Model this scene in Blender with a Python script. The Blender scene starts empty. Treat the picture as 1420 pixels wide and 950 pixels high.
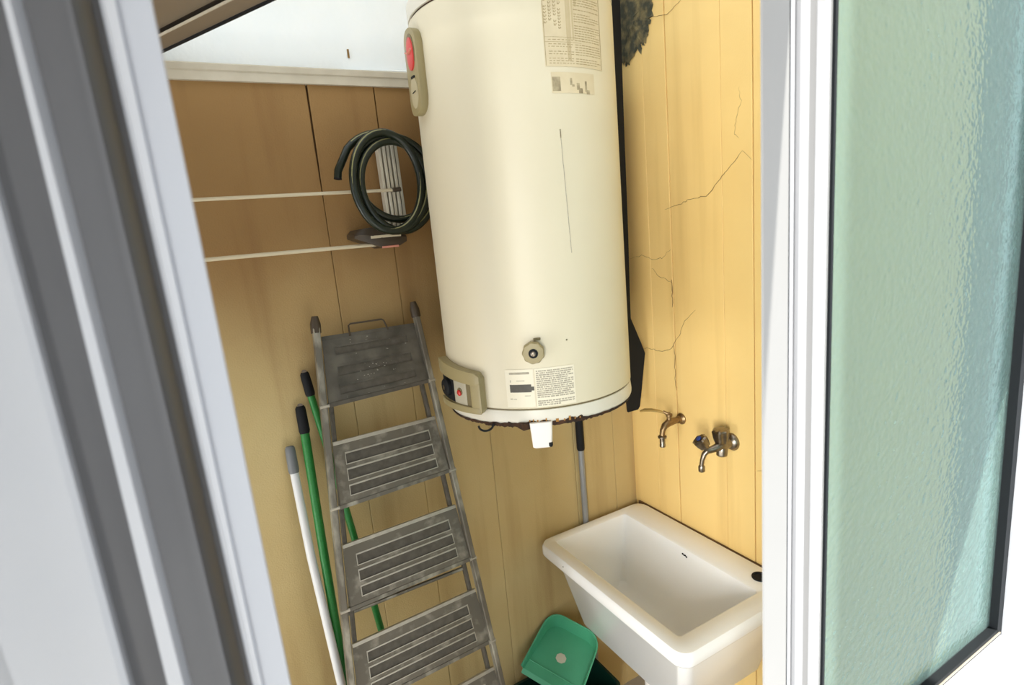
import bpy, bmesh, math, random
from mathutils import Vector, Matrix
random.seed(7)
S = bpy.context.scene
COL = S.collection
R = math.radians

# ------------------------------------------------------------------ camera
yaw, pit, rol = R(28.459), R(11.385), R(-5.258)
fw = Vector((math.sin(yaw)*math.cos(pit), math.cos(yaw)*math.cos(pit), -math.sin(pit)))
rt = Vector((math.cos(yaw), -math.sin(yaw), 0)); up = rt.cross(fw)
rt2 = rt*math.cos(rol) + up*math.sin(rol); up2 = -rt*math.sin(rol) + up*math.cos(rol)
cd = bpy.data.cameras.new('camera'); cam = bpy.data.objects.new('camera', cd); COL.objects.link(cam)
cam.matrix_world = Matrix(((rt2.x, up2.x, -fw.x, -1.480), (rt2.y, up2.y, -fw.y, -1.748), (rt2.z, up2.z, -fw.z, 2.032), (0, 0, 0, 1)))
cd.sensor_width = 36; cd.lens = 36*790.8/1420; cd.clip_start = .02
cd.dof.use_dof = True; cd.dof.focus_distance = 1.75; cd.dof.aperture_fstop = 5.0
S.camera = cam

# ------------------------------------------------------------------ sky, sun, exposure
w = bpy.data.worlds.new('world'); S.world = w; w.use_nodes = True
nt = w.node_tree; bg = nt.nodes['Background']
tc = nt.nodes.new('ShaderNodeTexCoord'); sep = nt.nodes.new('ShaderNodeSeparateXYZ'); rp = nt.nodes.new('ShaderNodeValToRGB')
nt.links.new(tc.outputs['Generated'], sep.inputs[0]); nt.links.new(sep.outputs['Z'], rp.inputs[0]); nt.links.new(rp.outputs[0], bg.inputs[0])
rp.color_ramp.elements[0].color = (.80, .86, .92, 1); rp.color_ramp.elements[0].position = .0
rp.color_ramp.elements[1].color = (.93, .97, 1.0, 1); rp.color_ramp.elements[1].position = .8
bg.inputs[1].default_value = 1.15
sl = bpy.data.lights.new('sun', 'SUN'); so = bpy.data.objects.new('sun', sl); COL.objects.link(so)
sl.energy = 9.0; sl.angle = R(.6); sl.color = (1.0, .95, .86)
SUN_DIR = Vector((-.70, 1.0, -1.6)).normalized()
so.rotation_euler = SUN_DIR.to_track_quat('-Z', 'Y').to_euler(); so.location = (2, -4, 6)
al = bpy.data.lights.new('yard_fill', 'AREA'); ao = bpy.data.objects.new('yard_fill', al); COL.objects.link(ao)   # added fill lamp at the unseen left end of the yard
al.shape = 'RECTANGLE'; al.size = .8; al.size_y = 1.1; al.energy = 12; al.color = (1.0, .985, .94)
ao.location = (-3.3, -.82, .75); ao.rotation_euler = (R(90), 0, R(-90))
al2 = bpy.data.lights.new('courtyard_fill', 'AREA'); ao2 = bpy.data.objects.new('courtyard_fill', al2); COL.objects.link(ao2)   # fill lamp added out of view, left of the camera
al2.shape = 'RECTANGLE'; al2.size = 1.0; al2.size_y = 2.0; al2.energy = 185; al2.color = (1.0, .985, .95)
ao2.location = (-3.5, -3.1, 1.7); ao2.rotation_euler = (Vector((0, -.45, 1.3))-ao2.location).to_track_quat('-Z', 'Y').to_euler()
S.view_settings.view_transform = 'Standard'; S.view_settings.look = 'None'; S.view_settings.gamma = 1
S.view_settings.use_curve_mapping = False; S.view_settings.exposure = 0.5
S.cycles.use_denoising = True
S.cycles.max_bounces = 10; S.cycles.transmission_bounces = 8; S.cycles.diffuse_bounces = 5

# ------------------------------------------------------------------ materials
def mat(name, col, rough=.6, metal=0, var=None, scale=8, amt=.5, bump=0, bscale=60, spec=None, detail=6, stretch=None, lo=.35, hi=.7):
    m = bpy.data.materials.new(name); m.use_nodes = True; t = m.node_tree; b = t.nodes['Principled BSDF']
    b.inputs['Base Color'].default_value = (*col, 1); b.inputs['Roughness'].default_value = rough; b.inputs['Metallic'].default_value = metal
    if spec is not None: b.inputs['Specular IOR Level'].default_value = spec
    co = t.nodes.new('ShaderNodeTexCoord'); mp = t.nodes.new('ShaderNodeMapping'); t.links.new(co.outputs['Object'], mp.inputs[0])
    if stretch: mp.inputs['Scale'].default_value = stretch
    if var:
        n = t.nodes.new('ShaderNodeTexNoise'); n.inputs['Scale'].default_value = scale; n.inputs['Detail'].default_value = detail
        t.links.new(mp.outputs[0], n.inputs['Vector'])
        mr = t.nodes.new('ShaderNodeMapRange'); mr.inputs[1].default_value = lo; mr.inputs[2].default_value = hi; mr.inputs[4].default_value = amt
        t.links.new(n.outputs[0], mr.inputs[0])
        mx = t.nodes.new('ShaderNodeMix'); mx.data_type = 'RGBA'; mx.inputs[6].default_value = (*col, 1); mx.inputs[7].default_value = (*var, 1)
        t.links.new(mr.outputs[0], mx.inputs[0]); t.links.new(mx.outputs[2], b.inputs['Base Color'])
        m['mix'] = mx.name
    if bump:
        n2 = t.nodes.new('ShaderNodeTexNoise'); n2.inputs['Scale'].default_value = bscale; n2.inputs['Detail'].default_value = 4
        t.links.new(co.outputs['Object'], n2.inputs['Vector'])
        bp = t.nodes.new('ShaderNodeBump'); bp.inputs['Strength'].default_value = bump; bp.inputs['Distance'].default_value = .002
        t.links.new(n2.outputs[0], bp.inputs['Height']); t.links.new(bp.outputs[0], b.inputs['Normal'])
    return m

def stains(m, col, fac, stretch, scale, lo, hi):
    """a second, stretched noise layer of dirt over a mat() material"""
    t = m.node_tree; b = t.nodes['Principled BSDF']; src = b.inputs['Base Color'].links[0].from_socket
    co = t.nodes.new('ShaderNodeTexCoord'); mp = t.nodes.new('ShaderNodeMapping'); mp.inputs['Scale'].default_value = stretch
    n = t.nodes.new('ShaderNodeTexNoise'); n.inputs['Scale'].default_value = scale; n.inputs['Detail'].default_value = 5
    mr = t.nodes.new('ShaderNodeMapRange'); mr.inputs[1].default_value = lo; mr.inputs[2].default_value = hi; mr.inputs[4].default_value = fac
    mx = t.nodes.new('ShaderNodeMix'); mx.data_type = 'RGBA'; mx.inputs[7].default_value = (*col, 1)
    t.links.new(co.outputs['Object'], mp.inputs[0]); t.links.new(mp.outputs[0], n.inputs['Vector']); t.links.new(n.outputs[0], mr.inputs[0])
    t.links.new(mr.outputs[0], mx.inputs[0]); t.links.new(src, mx.inputs[6]); t.links.new(mx.outputs[2], b.inputs['Base Color'])
    return m

M = {}
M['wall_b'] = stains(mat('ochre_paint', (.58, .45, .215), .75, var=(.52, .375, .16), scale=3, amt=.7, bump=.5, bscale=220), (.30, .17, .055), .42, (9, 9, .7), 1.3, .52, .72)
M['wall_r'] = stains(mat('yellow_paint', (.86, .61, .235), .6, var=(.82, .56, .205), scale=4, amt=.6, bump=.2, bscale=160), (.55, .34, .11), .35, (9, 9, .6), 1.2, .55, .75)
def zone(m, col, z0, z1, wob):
    """a second paint tone above a ragged height (browner, with shade painted in), local z"""
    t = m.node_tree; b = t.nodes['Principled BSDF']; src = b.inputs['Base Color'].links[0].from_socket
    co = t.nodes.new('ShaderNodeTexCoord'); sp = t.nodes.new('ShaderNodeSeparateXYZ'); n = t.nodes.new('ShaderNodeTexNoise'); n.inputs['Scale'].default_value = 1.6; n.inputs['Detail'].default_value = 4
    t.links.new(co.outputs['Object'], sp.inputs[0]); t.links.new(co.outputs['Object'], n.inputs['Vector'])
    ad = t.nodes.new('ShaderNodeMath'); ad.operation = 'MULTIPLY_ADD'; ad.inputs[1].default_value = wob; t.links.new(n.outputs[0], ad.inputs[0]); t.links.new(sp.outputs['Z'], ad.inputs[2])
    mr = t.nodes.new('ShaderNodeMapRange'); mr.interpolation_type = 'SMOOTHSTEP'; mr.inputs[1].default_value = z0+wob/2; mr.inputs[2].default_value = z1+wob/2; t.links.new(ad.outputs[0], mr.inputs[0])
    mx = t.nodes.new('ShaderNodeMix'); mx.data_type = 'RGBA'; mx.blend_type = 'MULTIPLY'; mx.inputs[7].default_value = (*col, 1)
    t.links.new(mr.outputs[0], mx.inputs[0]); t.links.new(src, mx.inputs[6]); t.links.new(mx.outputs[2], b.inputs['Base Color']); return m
M['wall_b'] = zone(M['wall_b'], (.50, .37, .26), 1.5, 2.1, .7)  # upper wall's shade painted in along with a browner tone
M['joint'] = mat('joint_dirt', (.16, .095, .04), .95, var=(.07, .04, .02), scale=14)
M['crack'] = mat('crack_line', (.30, .18, .06), .95, var=(.12, .07, .03), scale=30)
M['mould'] = mat('mould', (.05, .05, .032), .95, var=(.27, .21, .09), scale=38, amt=.7, lo=.42, bump=1, bscale=120)
M['jamb_shade'] = mat('green_grey_shade', (.06, .075, .04), .8, var=(.045, .06, .03), scale=9)  # shade of the jamb's side put into a dark tone
M['white_wall'] = mat('white_plaster', (.86, .90, .92), .8, var=(.81, .87, .90), scale=12, amt=.6, bump=.4, bscale=70)
M['trim'] = mat('grey_beige_trim', (.55, .50, .40), .6, var=(.42, .37, .28), scale=18)
M['floor'] = mat('grey_concrete', (.42, .40, .37), .8, var=(.30, .29, .27), scale=6)
M['beam'] = mat('taupe_aluminium', (.27, .225, .17), .45, metal=.2, var=(.22, .18, .13), scale=6)
M['black'] = mat('black_rubber', (.009, .010, .012), .7, spec=.25)
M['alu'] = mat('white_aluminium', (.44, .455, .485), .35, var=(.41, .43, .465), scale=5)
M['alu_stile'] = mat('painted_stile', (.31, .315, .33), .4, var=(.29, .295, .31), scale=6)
M['alu_strip_shade'] = mat('strip_shade', (.135, .137, .14), .5, var=(.125, .127, .13), scale=9)  # stile bands: their shade is put into this grey
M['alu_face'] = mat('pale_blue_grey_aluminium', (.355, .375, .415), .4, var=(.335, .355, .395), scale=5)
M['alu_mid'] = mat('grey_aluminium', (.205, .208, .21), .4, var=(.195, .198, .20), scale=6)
M['alu_shade'] = mat('track_shade', (.150, .153, .162), .5, var=(.13, .132, .14), scale=9)  # door leaf recesses: their shade is put into this grey
M['gasket'] = mat('black_gasket', (.007, .009, .011), .6, spec=.2)
M['enamel'] = mat('cream_enamel', (.69, .63, .475), .42, var=(.65, .59, .43), scale=3, amt=.6)
M['rim'] = mat('white_enamel_rim', (.70, .67, .58), .35)
M['rust'] = mat('rust', (.018, .009, .005), .9, var=(.12, .045, .015), scale=60, amt=.45, bump=1, bscale=120)
M['khaki'] = mat('khaki_plastic', (.33, .275, .14), .42, var=(.28, .23, .11), scale=10)
M['khaki_d'] = mat('dark_khaki_plastic', (.17, .135, .065), .5)
M['silverpl'] = mat('grey_silver_panel', (.45, .42, .33), .4)
M['red'] = mat('red_plastic', (.55, .02, .015), .3)
M['redlogo'] = mat('red_enamel', (.62, .045, .04), .35)
M['pink'] = mat('faded_pink', (.62, .25, .18), .5)
M['paper'] = mat('aged_label', (.66, .57, .39), .6, var=(.55, .46, .29), scale=25)
M['gauge'] = mat('gauge_beige', (.46, .40, .25), .5)
M['paper2'] = mat('label_paper', (.78, .73, .59), .6, var=(.74, .68, .53), scale=25)
M['stain'] = mat('stained_paper', (.50, .41, .25), .7, var=(.60, .51, .33), scale=40)
M['ink'] = mat('faded_ink', (.33, .26, .14), .7, var=(.50, .41, .24), scale=80)
M['ink2'] = mat('grey_ink', (.34, .31, .24), .7, var=(.55, .50, .39), scale=120)
M['smudge'] = mat('dark_smudge', (.22, .18, .11), .8, var=(.52, .44, .28), scale=60, amt=.9)
M['plate'] = mat('dark_rating_strip', (.055, .05, .04), .5, var=(.10, .09, .07), scale=60)
M['whitepl'] = mat('white_plastic', (.82, .78, .74), .45)
M['chrome'] = mat('worn_chrome', (.30, .26, .21), .3, metal=1, var=(.12, .09, .065), scale=60)
M['brass'] = mat('worn_brass', (.30, .20, .10), .38, metal=.9, var=(.16, .10, .05), scale=60)
M['lever'] = mat('brass_lever', (.55, .38, .13), .4, metal=.5)
M['blue'] = mat('blue_dot', (.02, .06, .30), .4)
M['ceramic'] = mat('white_ceramic', (.92, .92, .91), .18, var=(.87, .86, .84), scale=5, amt=.5)
M['lad'] = mat('worn_grey_steel', (.155, .137, .105), .5, metal=.35, var=(.36, .33, .27), scale=30, amt=.7, lo=.5)
M['lad_rail'] = mat('worn_rail_steel', (.155, .138, .108), .45, metal=.45, var=(.50, .47, .38), scale=22, amt=.8, lo=.48, stretch=(1, 1, .35))
M['lad_edge'] = mat('bare_steel_edge', (.50, .46, .38), .4, metal=.5, var=(.30, .27, .22), scale=40)
M['lad_slot'] = mat('slot_steel', (.085, .076, .060), .6, metal=.2, var=(.17, .15, .12), scale=50)
M['plat'] = mat('platform_steel', (.065, .059, .046), .5, metal=.2, var=(.17, .155, .125), scale=16, amt=.8)
M['paint'] = mat('dried_paint', (.45, .42, .36), .8)
M['green'] = mat('green_sleeve', (.015, .22, .035), .4, var=(.008, .13, .02), scale=160, bump=.5, bscale=300)
M['whitepole'] = mat('white_pole', (.78, .79, .80), .35, var=(.68, .69, .70), scale=12)
M['greycap'] = mat('grey_cap', (.17, .18, .19), .5)
M['greypole'] = mat('grey_pole', (.30, .31, .32), .35, metal=.3)
M['hose'] = mat('dark_green_hose', (.006, .011, .006), .3, var=(.012, .020, .009), scale=20)
M['stripe'] = mat('olive_stripe', (.26, .25, .11), .4)
M['rod'] = mat('cream_rod', (.62, .54, .38), .4)
M['slat'] = mat('aluminium_slat', (.66, .62, .50), .35, metal=.3)
M['brownpl'] = mat('brown_bracket', (.055, .038, .022), .45)
M['dust'] = mat('green_plastic', (.085, .42, .24), .4, var=(.07, .36, .20), scale=12)
M['bin'] = mat('dark_green_plastic', (.006, .035, .024), .3)
M['sticker'] = mat('pale_sticker', (.66, .62, .50), .6)
# textured glass
g = bpy.data.materials.new('rippled_glass'); g.use_nodes = True; t = g.node_tree; b = t.nodes['Principled BSDF']
b.inputs['Base Color'].default_value = (.56, .79, .80, 1); b.inputs['Transmission Weight'].default_value = 1; b.inputs['Roughness'].default_value = .07; b.inputs['IOR'].default_value = 1.3
co = t.nodes.new('ShaderNodeTexCoord'); mp = t.nodes.new('ShaderNodeMapping'); mp.inputs['Scale'].default_value = (1, 1, 1.3)
n = t.nodes.new('ShaderNodeTexNoise'); n.inputs['Scale'].default_value = 60; n.inputs['Detail'].default_value = 1.5
bp = t.nodes.new('ShaderNodeBump'); bp.inputs['Strength'].default_value = .4; bp.inputs['Distance'].default_value = .004
t.links.new(co.outputs['Object'], mp.inputs[0]); t.links.new(mp.outputs[0], n.inputs['Vector']); t.links.new(n.outputs[0], bp.inputs['Height']); t.links.new(bp.outputs[0], b.inputs['Normal'])
df = t.nodes.new('ShaderNodeBsdfDiffuse'); df.inputs[0].default_value = (.30, .43, .41, 1); tl = t.nodes.new('ShaderNodeBsdfTranslucent'); tl.inputs[0].default_value = (.30, .43, .41, 1)
m1 = t.nodes.new('ShaderNodeMixShader'); m1.inputs[0].default_value = .5; t.links.new(df.outputs[0], m1.inputs[1]); t.links.new(tl.outputs[0], m1.inputs[2])
m2 = t.nodes.new('ShaderNodeMixShader'); m2.inputs[0].default_value = .35; t.links.new(b.outputs[0], m2.inputs[1]); t.links.new(m1.outputs[0], m2.inputs[2])
t.links.new(m2.outputs[0], t.nodes['Material Output'].inputs[0])
M['glass'] = g

# ------------------------------------------------------------------ helpers
OFF = {}
def empty(name, loc, label=None, cat=None, group=None, kind=None):
    o = bpy.data.objects.new(name, None); COL.objects.link(o); o.location = loc; o.empty_display_size = .05
    OFF[o.name] = Vector(loc); tag(o, label, cat, group, kind); return o
def tag(o, label=None, cat=None, group=None, kind=None):
    for k, v in (('label', label), ('category', cat), ('group', group), ('kind', kind)):
        if v: o[k] = v
    return o
class MB:
    def __init__(s): s.v = []; s.f = []
    def add(s, vs, fs):
        k = len(s.v); s.v += [Vector(x) for x in vs]; s.f += [tuple(i+k for i in f) for f in fs]; return s
    def box(s, a, b):
        x0, y0, z0 = a; x1, y1, z1 = b
        return s.hexa([(x0,y0,z0),(x1,y0,z0),(x1,y1,z0),(x0,y1,z0),(x0,y0,z1),(x1,y0,z1),(x1,y1,z1),(x0,y1,z1)])
    def hexa(s, p):
        return s.add(p, [(0,3,2,1),(4,5,6,7),(0,1,5,4),(1,2,6,5),(2,3,7,6),(3,0,4,7)])
    def slab(s, quad, n):           # quad of 4 points thickened by vector n
        n = Vector(n); q = [Vector(x) for x in quad]; return s.hexa(q + [x+n for x in q])
    def tube(s, path, r, n=10, closed=False, cap=True, flat=1.0):
        P = [Vector(p) for p in path]; N = len(P); rs = r if isinstance(r, (list, tuple)) else [r]*N
        rings = []; prev = None
        for i in range(N):
            if closed: d = P[(i+1) % N]-P[i-1]
            else: d = P[min(i+1, N-1)]-P[max(i-1, 0)]
            d.normalize()
            if prev is None:
                a = Vector((0, 0, 1)) if abs(d.z) < .9 else Vector((1, 0, 0)); u = d.cross(a).normalized()
            else: u = (prev - d*prev.dot(d)).normalized()
            prev = u; v = d.cross(u); rings.append([P[i]+(u*math.cos(2*math.pi*k/n)+v*math.sin(2*math.pi*k/n)*flat)*rs[i] for k in range(n)])
        fs = []
        for i in range(N if closed else N-1):
            j = (i+1) % N
            for k in range(n): fs.append((i*n+k, i*n+(k+1) % n, j*n+(k+1) % n, j*n+k))
        if cap and not closed: fs += [tuple(range(n))[::-1], tuple((N-1)*n+k for k in range(n))]
        return s.add([q for r_ in rings for q in r_], fs)
    def lathe(s, prof, c, axis=(0, 0, 1), n=32, wob=None):   # prof: (radius, height)
        ax = Vector(axis).normalized(); a = Vector((0, 0, 1)) if abs(ax.z) < .9 else Vector((1, 0, 0))
        u = ax.cross(a).normalized(); v = ax.cross(u); c = Vector(c); vs = []
        for r, h in prof:
            for k in range(n):
                t_ = 2*math.pi*k/n; rr = r*(wob(t_) if wob else 1); vs.append(c+ax*h+(u*math.cos(t_)+v*math.sin(t_))*rr)
        fs = [(i*n+k, i*n+(k+1) % n, (i+1)*n+(k+1) % n, (i+1)*n+k) for i in range(len(prof)-1) for k in range(n)]
        fs += [tuple(range(n))[::-1], tuple((len(prof)-1)*n+k for k in range(n))]
        return s.add(vs, fs)
    def loft(s, rings, caps=(True, True)):
        n = len(rings[0]); fs = [(i*n+k, i*n+(k+1) % n, (i+1)*n+(k+1) % n, (i+1)*n+k) for i in range(len(rings)-1) for k in range(n)]
        if caps[0]: fs.append(tuple(range(n))[::-1])
        if caps[1]: fs.append(tuple((len(rings)-1)*n+k for k in range(n)))
        return s.add([q for r_ in rings for q in r_], fs)
    def build(s, name, m, parent=None, smooth=False, bevel=0, seg=2, origin=None, **tg):
        if parent is not None: off = OFF[parent.name]
        elif origin is not None: off = Vector(origin)
        else:
            lo = [min(v[i] for v in s.v) for i in range(3)]; hi = [max(v[i] for v in s.v) for i in range(3)]
            off = Vector(((lo[0]+hi[0])/2, (lo[1]+hi[1])/2, lo[2]))
        me = bpy.data.meshes.new(name); me.from_pydata([v-off for v in s.v], [], s.f)
        bm = bmesh.new(); bm.from_mesh(me); bmesh.ops.recalc_face_normals(bm, faces=bm.faces)
        if bevel:
            es = [e for e in bm.edges if len(e.link_faces) == 2 and e.calc_face_angle(0) > .5]
            bmesh.ops.bevel(bm, geom=es, offset=bevel, segments=seg, profile=.6, affect='EDGES', clamp_overlap=True)
        bm.to_mesh(me); bm.free()
        me.materials.append(M[m] if isinstance(m, str) else m)
        if smooth:
            me.polygons.foreach_set('use_smooth', [True]*len(me.polygons))
            me.set_sharp_from_angle(angle=R(38))
        o = bpy.data.objects.new(name, me); COL.objects.link(o)
        if parent is not None: o.parent = parent
        else: o.location = off
        OFF[o.name] = off; tag(o, **tg); return o

def lerp(a, b, t): return a+(b-a)*t
def V(*a): return Vector(a)

# ------------------------------------------------------------------ the setting
floor = MB().box((-3.4, -5.0, -.10), (.3, .30, 0)).build('floor', 'floor', kind='structure', origin=(-1.5, -2, 0))

# back wall: backing plus separate panels with open joints
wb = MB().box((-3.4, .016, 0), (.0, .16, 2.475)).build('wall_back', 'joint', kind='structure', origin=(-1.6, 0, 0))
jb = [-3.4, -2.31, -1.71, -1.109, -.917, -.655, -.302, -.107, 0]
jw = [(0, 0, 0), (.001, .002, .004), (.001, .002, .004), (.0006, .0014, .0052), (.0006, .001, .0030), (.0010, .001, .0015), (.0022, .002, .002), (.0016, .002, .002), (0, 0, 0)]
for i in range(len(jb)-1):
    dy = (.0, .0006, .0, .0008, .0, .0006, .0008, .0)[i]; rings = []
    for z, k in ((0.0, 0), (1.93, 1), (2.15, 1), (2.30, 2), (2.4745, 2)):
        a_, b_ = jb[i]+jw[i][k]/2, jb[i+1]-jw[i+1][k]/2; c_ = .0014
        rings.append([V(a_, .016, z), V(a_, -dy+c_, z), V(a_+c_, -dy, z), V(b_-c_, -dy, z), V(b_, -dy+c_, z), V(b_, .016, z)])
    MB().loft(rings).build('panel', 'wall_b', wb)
# right wall
wr = MB().box((.016, -1.30, 0), (.16, .16, 5.0)).build('wall_right', 'joint', kind='structure', origin=(0, -.6, 0))
jr = [.014, -.143, -.254, -.477, -.590, -.86, -1.205]
jrw = [0, .0015, .0045, .0022, .0035, .003, 0]
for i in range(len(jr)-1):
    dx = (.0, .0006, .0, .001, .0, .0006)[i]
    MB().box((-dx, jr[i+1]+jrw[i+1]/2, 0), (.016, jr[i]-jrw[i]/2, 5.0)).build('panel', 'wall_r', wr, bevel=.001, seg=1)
cr = {'a': [(-.227,2.046),(-.305,2.059),(-.354,2.072),(-.414,2.073),(-.473,2.123),(-.501,2.145),(-.556,2.193),(-.586,2.161)],
      'b': [(-.03,1.872),(-.10,1.885),(-.155,1.872),(-.204,1.875),(-.25,1.905)],
      'c': [(-.153,1.838),(-.185,1.81),(-.225,1.797),(-.249,1.788)],
      'd': [(-.054,1.517),(-.12,1.53),(-.174,1.525),(-.238,1.546),(-.276,1.60),(-.305,1.655),(-.356,1.698)],
      'e': [(-.190,2.673),(-.268,2.659),(-.33,2.680)], 'f': [(-.544,2.373),(-.551,2.332),(-.535,2.285),(-.524,2.246),(-.542,2.229)],
      'g': [(-.247,1.80),(-.25,1.74),(-.248,1.70)], 'h': [(-.248,1.56),(-.252,1.50),(-.250,1.44),(-.254,1.39)],
      'i': [(-.60,1.19),(-.66,1.21),(-.70,1.20)]}
WD = {'a': .0022, 'd': .0018, 'g': .0045, 'h': .003}
for key, pts in cr.items():
    P = []
    for (a, b_) in zip(pts[:-1], pts[1:]):
        for k in range(5):
            f_ = k/5; P.append((lerp(a[0], b_[0], f_)+random.uniform(-.003, .003), lerp(a[1], b_[1], f_)+random.uniform(-.003, .003)))
    P.append(pts[-1]); mb = MB(); wd = WD.get(key, .0013); vs = []
    for i, p in enumerate(P):
        q = P[min(i+1, len(P)-1)]; o_ = P[max(i-1, 0)]; dx, dz = q[0]-o_[0], q[1]-o_[1]; L = math.hypot(dx, dz) or 1
        ww = wd*(.35+.65*math.sin(math.pi*(i+.5)/len(P)))*random.uniform(.6, 1.3)/2
        for s_ in (1, -1): vs.append((-.0016, p[0]-dz/L*ww*s_, p[1]+dx/L*ww*s_))
    mb.add(vs, [(2*i, 2*i+1, 2*i+3, 2*i+2) for i in range(len(P)-1)]); mb.add([(x+.0008, y, z) for x, y, z in vs], [(2*i+2, 2*i+3, 2*i+1, 2*i) for i in range(len(P)-1)])
    mb.build('crack', 'crack', wr)
# mouldy broken plaster, high beside the heater
edge = [(-.03, 2.86), (-.11, 2.90), (-.20, 2.86), (-.225, 2.78), (-.205, 2.72), (-.215, 2.68), (-.185, 2.655), (-.19, 2.62), (-.165, 2.60), (-.15, 2.61), (-.145, 2.575), (-.13, 2.60), (-.10, 2.575), (-.075, 2.555), (-.05, 2.565), (-.012, 2.54), (-.010, 2.7)]
E2 = []
for (a_, b_) in zip(edge, edge[1:]+edge[:1]):
    for k in range(5): E2.append((lerp(a_[0], b_[0], k/5)+random.uniform(-.007, .007), lerp(a_[1], b_[1], k/5)+random.uniform(-.009, .009)))
edge = [(min(-.008, y), z) for y, z in E2]
mb = MB(); rings = []
for s_, h_ in ((1, -.0012), (.93, -.0045), (.7, -.006), (.45, -.0035), (.2, -.007)):
    rings.append([V(h_-random.uniform(0, .003), lerp(-.10, y, s_*random.uniform(.94, 1)), lerp(2.69, z, s_*random.uniform(.94, 1))) for y, z in edge])
mb.loft(rings); mb.build('mould_patch', 'mould', wr)
MB().box((-.012, -1.2, 0), (0, -.82, .02))
# upper white wall, moulding strip
wu = MB().box((-3.4, .012, 2.475), (.0, .16, 3.6)).build('wall_upper', 'white_wall', kind='structure')
MB().box((-.978, .008, 2.552), (-.973, .013, 2.575)).build('mark', 'crack', wu)
tr = empty('trim_1', (-1.6, 0, 2.47), kind='structure')
prof = [(0.012, 2.472), (-.012, 2.472), (-.012, 2.494), (-.016, 2.497), (-.016, 2.511), (-.010, 2.515), (.012, 2.515)]
MB().loft([[V(x, y, z) for y, z in prof] for x in (-3.4, 0.0)]).build('moulding', 'trim', tr)
# plaster bulge where the white wall meets the strip
rings = []
for i in range(25):
    x = lerp(-1.0, -.35, i/24); h_ = .010*math.sin(math.pi*i/24)+.001
    rings.append([V(x, .012, 2.514), V(x, -.010, 2.514), V(x, -.011, 2.514+h_*.5), V(x, -.004, 2.514+h_), V(x, .012, 2.514+h_)])
MB().loft(rings).build('plaster_edge', 'white_wall', tr, smooth=True)
# lean-to roof over the left side; its oblique edge beam shows at the upper left
ea = V(-1.425, -.175, 0); ed = V(.475, -.88, 0).normalized(); en = V(-ed.y, ed.x, 0)*1.0      # en points to the open side (+x)
if en.x < 0: en = -en
def bar(h0, h1, o0, o1, s0=-.19, s1=2.9):
    q = [(s0, o0), (s1, o0), (s1, o1), (s0, o1)]
    P = [ea+ed*a_+en*b_ for a_, b_ in q]
    return MB().hexa([V(p.x, min(p.y, .010), h0) for p in P]+[V(p.x, min(p.y, .010), h1) for p in P])
bm_ = empty('roof_beam', (ea.x, ea.y, 2.5), 'oblique taupe aluminium roof edge beam with black seal before the white upper wall', 'beam')
bar(2.500, 2.560, -.004, .0).build('face', 'beam', bm_)
bar(2.496, 2.500, -.006, .0).build('seal', 'black', bm_)
bar(2.500, 2.504, -.050, -.004).build('lower_flange', 'beam', bm_)
bar(2.499, 2.504, -.052, -.050).build('flange_lip', 'trim', bm_)
bar(2.512, 2.556, -.130, -.053).build('web', 'beam', bm_)
P = [ea+ed*-.19+en*-.004, ea+ed*2.9+en*-.004, ea+ed*2.9+en*-1.7, V(-2.9, -.9, 0), V(-2.9, .005, 0)]
MB().hexa([V(p.x, p.y, 2.556) for p in P]+[V(p.x, p.y, 2.60) for p in P]).build('ceiling', 'beam', kind='structure')

# ------------------------------------------------------------------ sliding door leaves (plane y = -1.30)
def leaf_loft(rows, depths, ztop, zbot, back):
    """vertical extrusion of a folded profile: rows = (x_hi,z_hi,x_lo,z_lo), depths = y"""
    rings = []
    for z in (zbot, ztop):
        ring = []
        for (xa, za, xb, zb), y in zip(rows, depths):
            t_ = (z-zb)/(za-zb); ring.append(V(lerp(xb, xa, t_), y, z))
        n_ = len(ring)
        ring += [V(ring[-1].x, back, z), V(ring[0].x, back, z)]
        rings.append(ring)
    return MB().loft(rings)
E_ = {'-330': (-1.641, 2.1753, -1.6603, 1.7897), 'A0': (-1.5756, 2.1817, -1.6186, 1.7676), 'A1': (-1.5711, 2.1821, -1.5683, 1.7409), 'B0': (-1.5665, 2.1826, -1.5632, 1.7382),
      'R0': (-1.5465, 2.1845, -1.5473, 1.7298), 'R1': (-1.5429, 2.1849, -1.5377, 1.7247), 'C0': (-1.5392, 2.1852, -1.5347, 1.7231), 'C1': (-1.5098, 2.1881, -1.5042, 1.7069),
      'W0': (-1.4999, 2.1891, -1.4947, 1.7019), 'W1': (-1.4913, 2.1899, -1.488, 1.6983), 'D1': (-1.4711, 2.1918, -1.4675, 1.6874)}
door2 = empty('door_2', (-1.55, -1.3, 0), kind='structure')
def sh(k, dx): x0, z0, x1, z1 = E_[k]; return (x0+dx, z0, x1+dx, z1)
ZT, ZB = 2.44, .02
# inner stile (face D with its bead)
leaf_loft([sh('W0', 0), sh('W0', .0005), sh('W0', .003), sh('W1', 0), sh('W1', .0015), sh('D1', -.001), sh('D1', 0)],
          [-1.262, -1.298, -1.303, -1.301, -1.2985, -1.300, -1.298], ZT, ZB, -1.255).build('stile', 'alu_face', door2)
leaf_loft([sh('W0', .0006), sh('W0', .003), sh('W1', 0), sh('W1', .0006)], [-1.298, -1.3042, -1.3022, -1.298], ZT, ZB, -1.296).build('bead', 'alu', door2)
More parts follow.
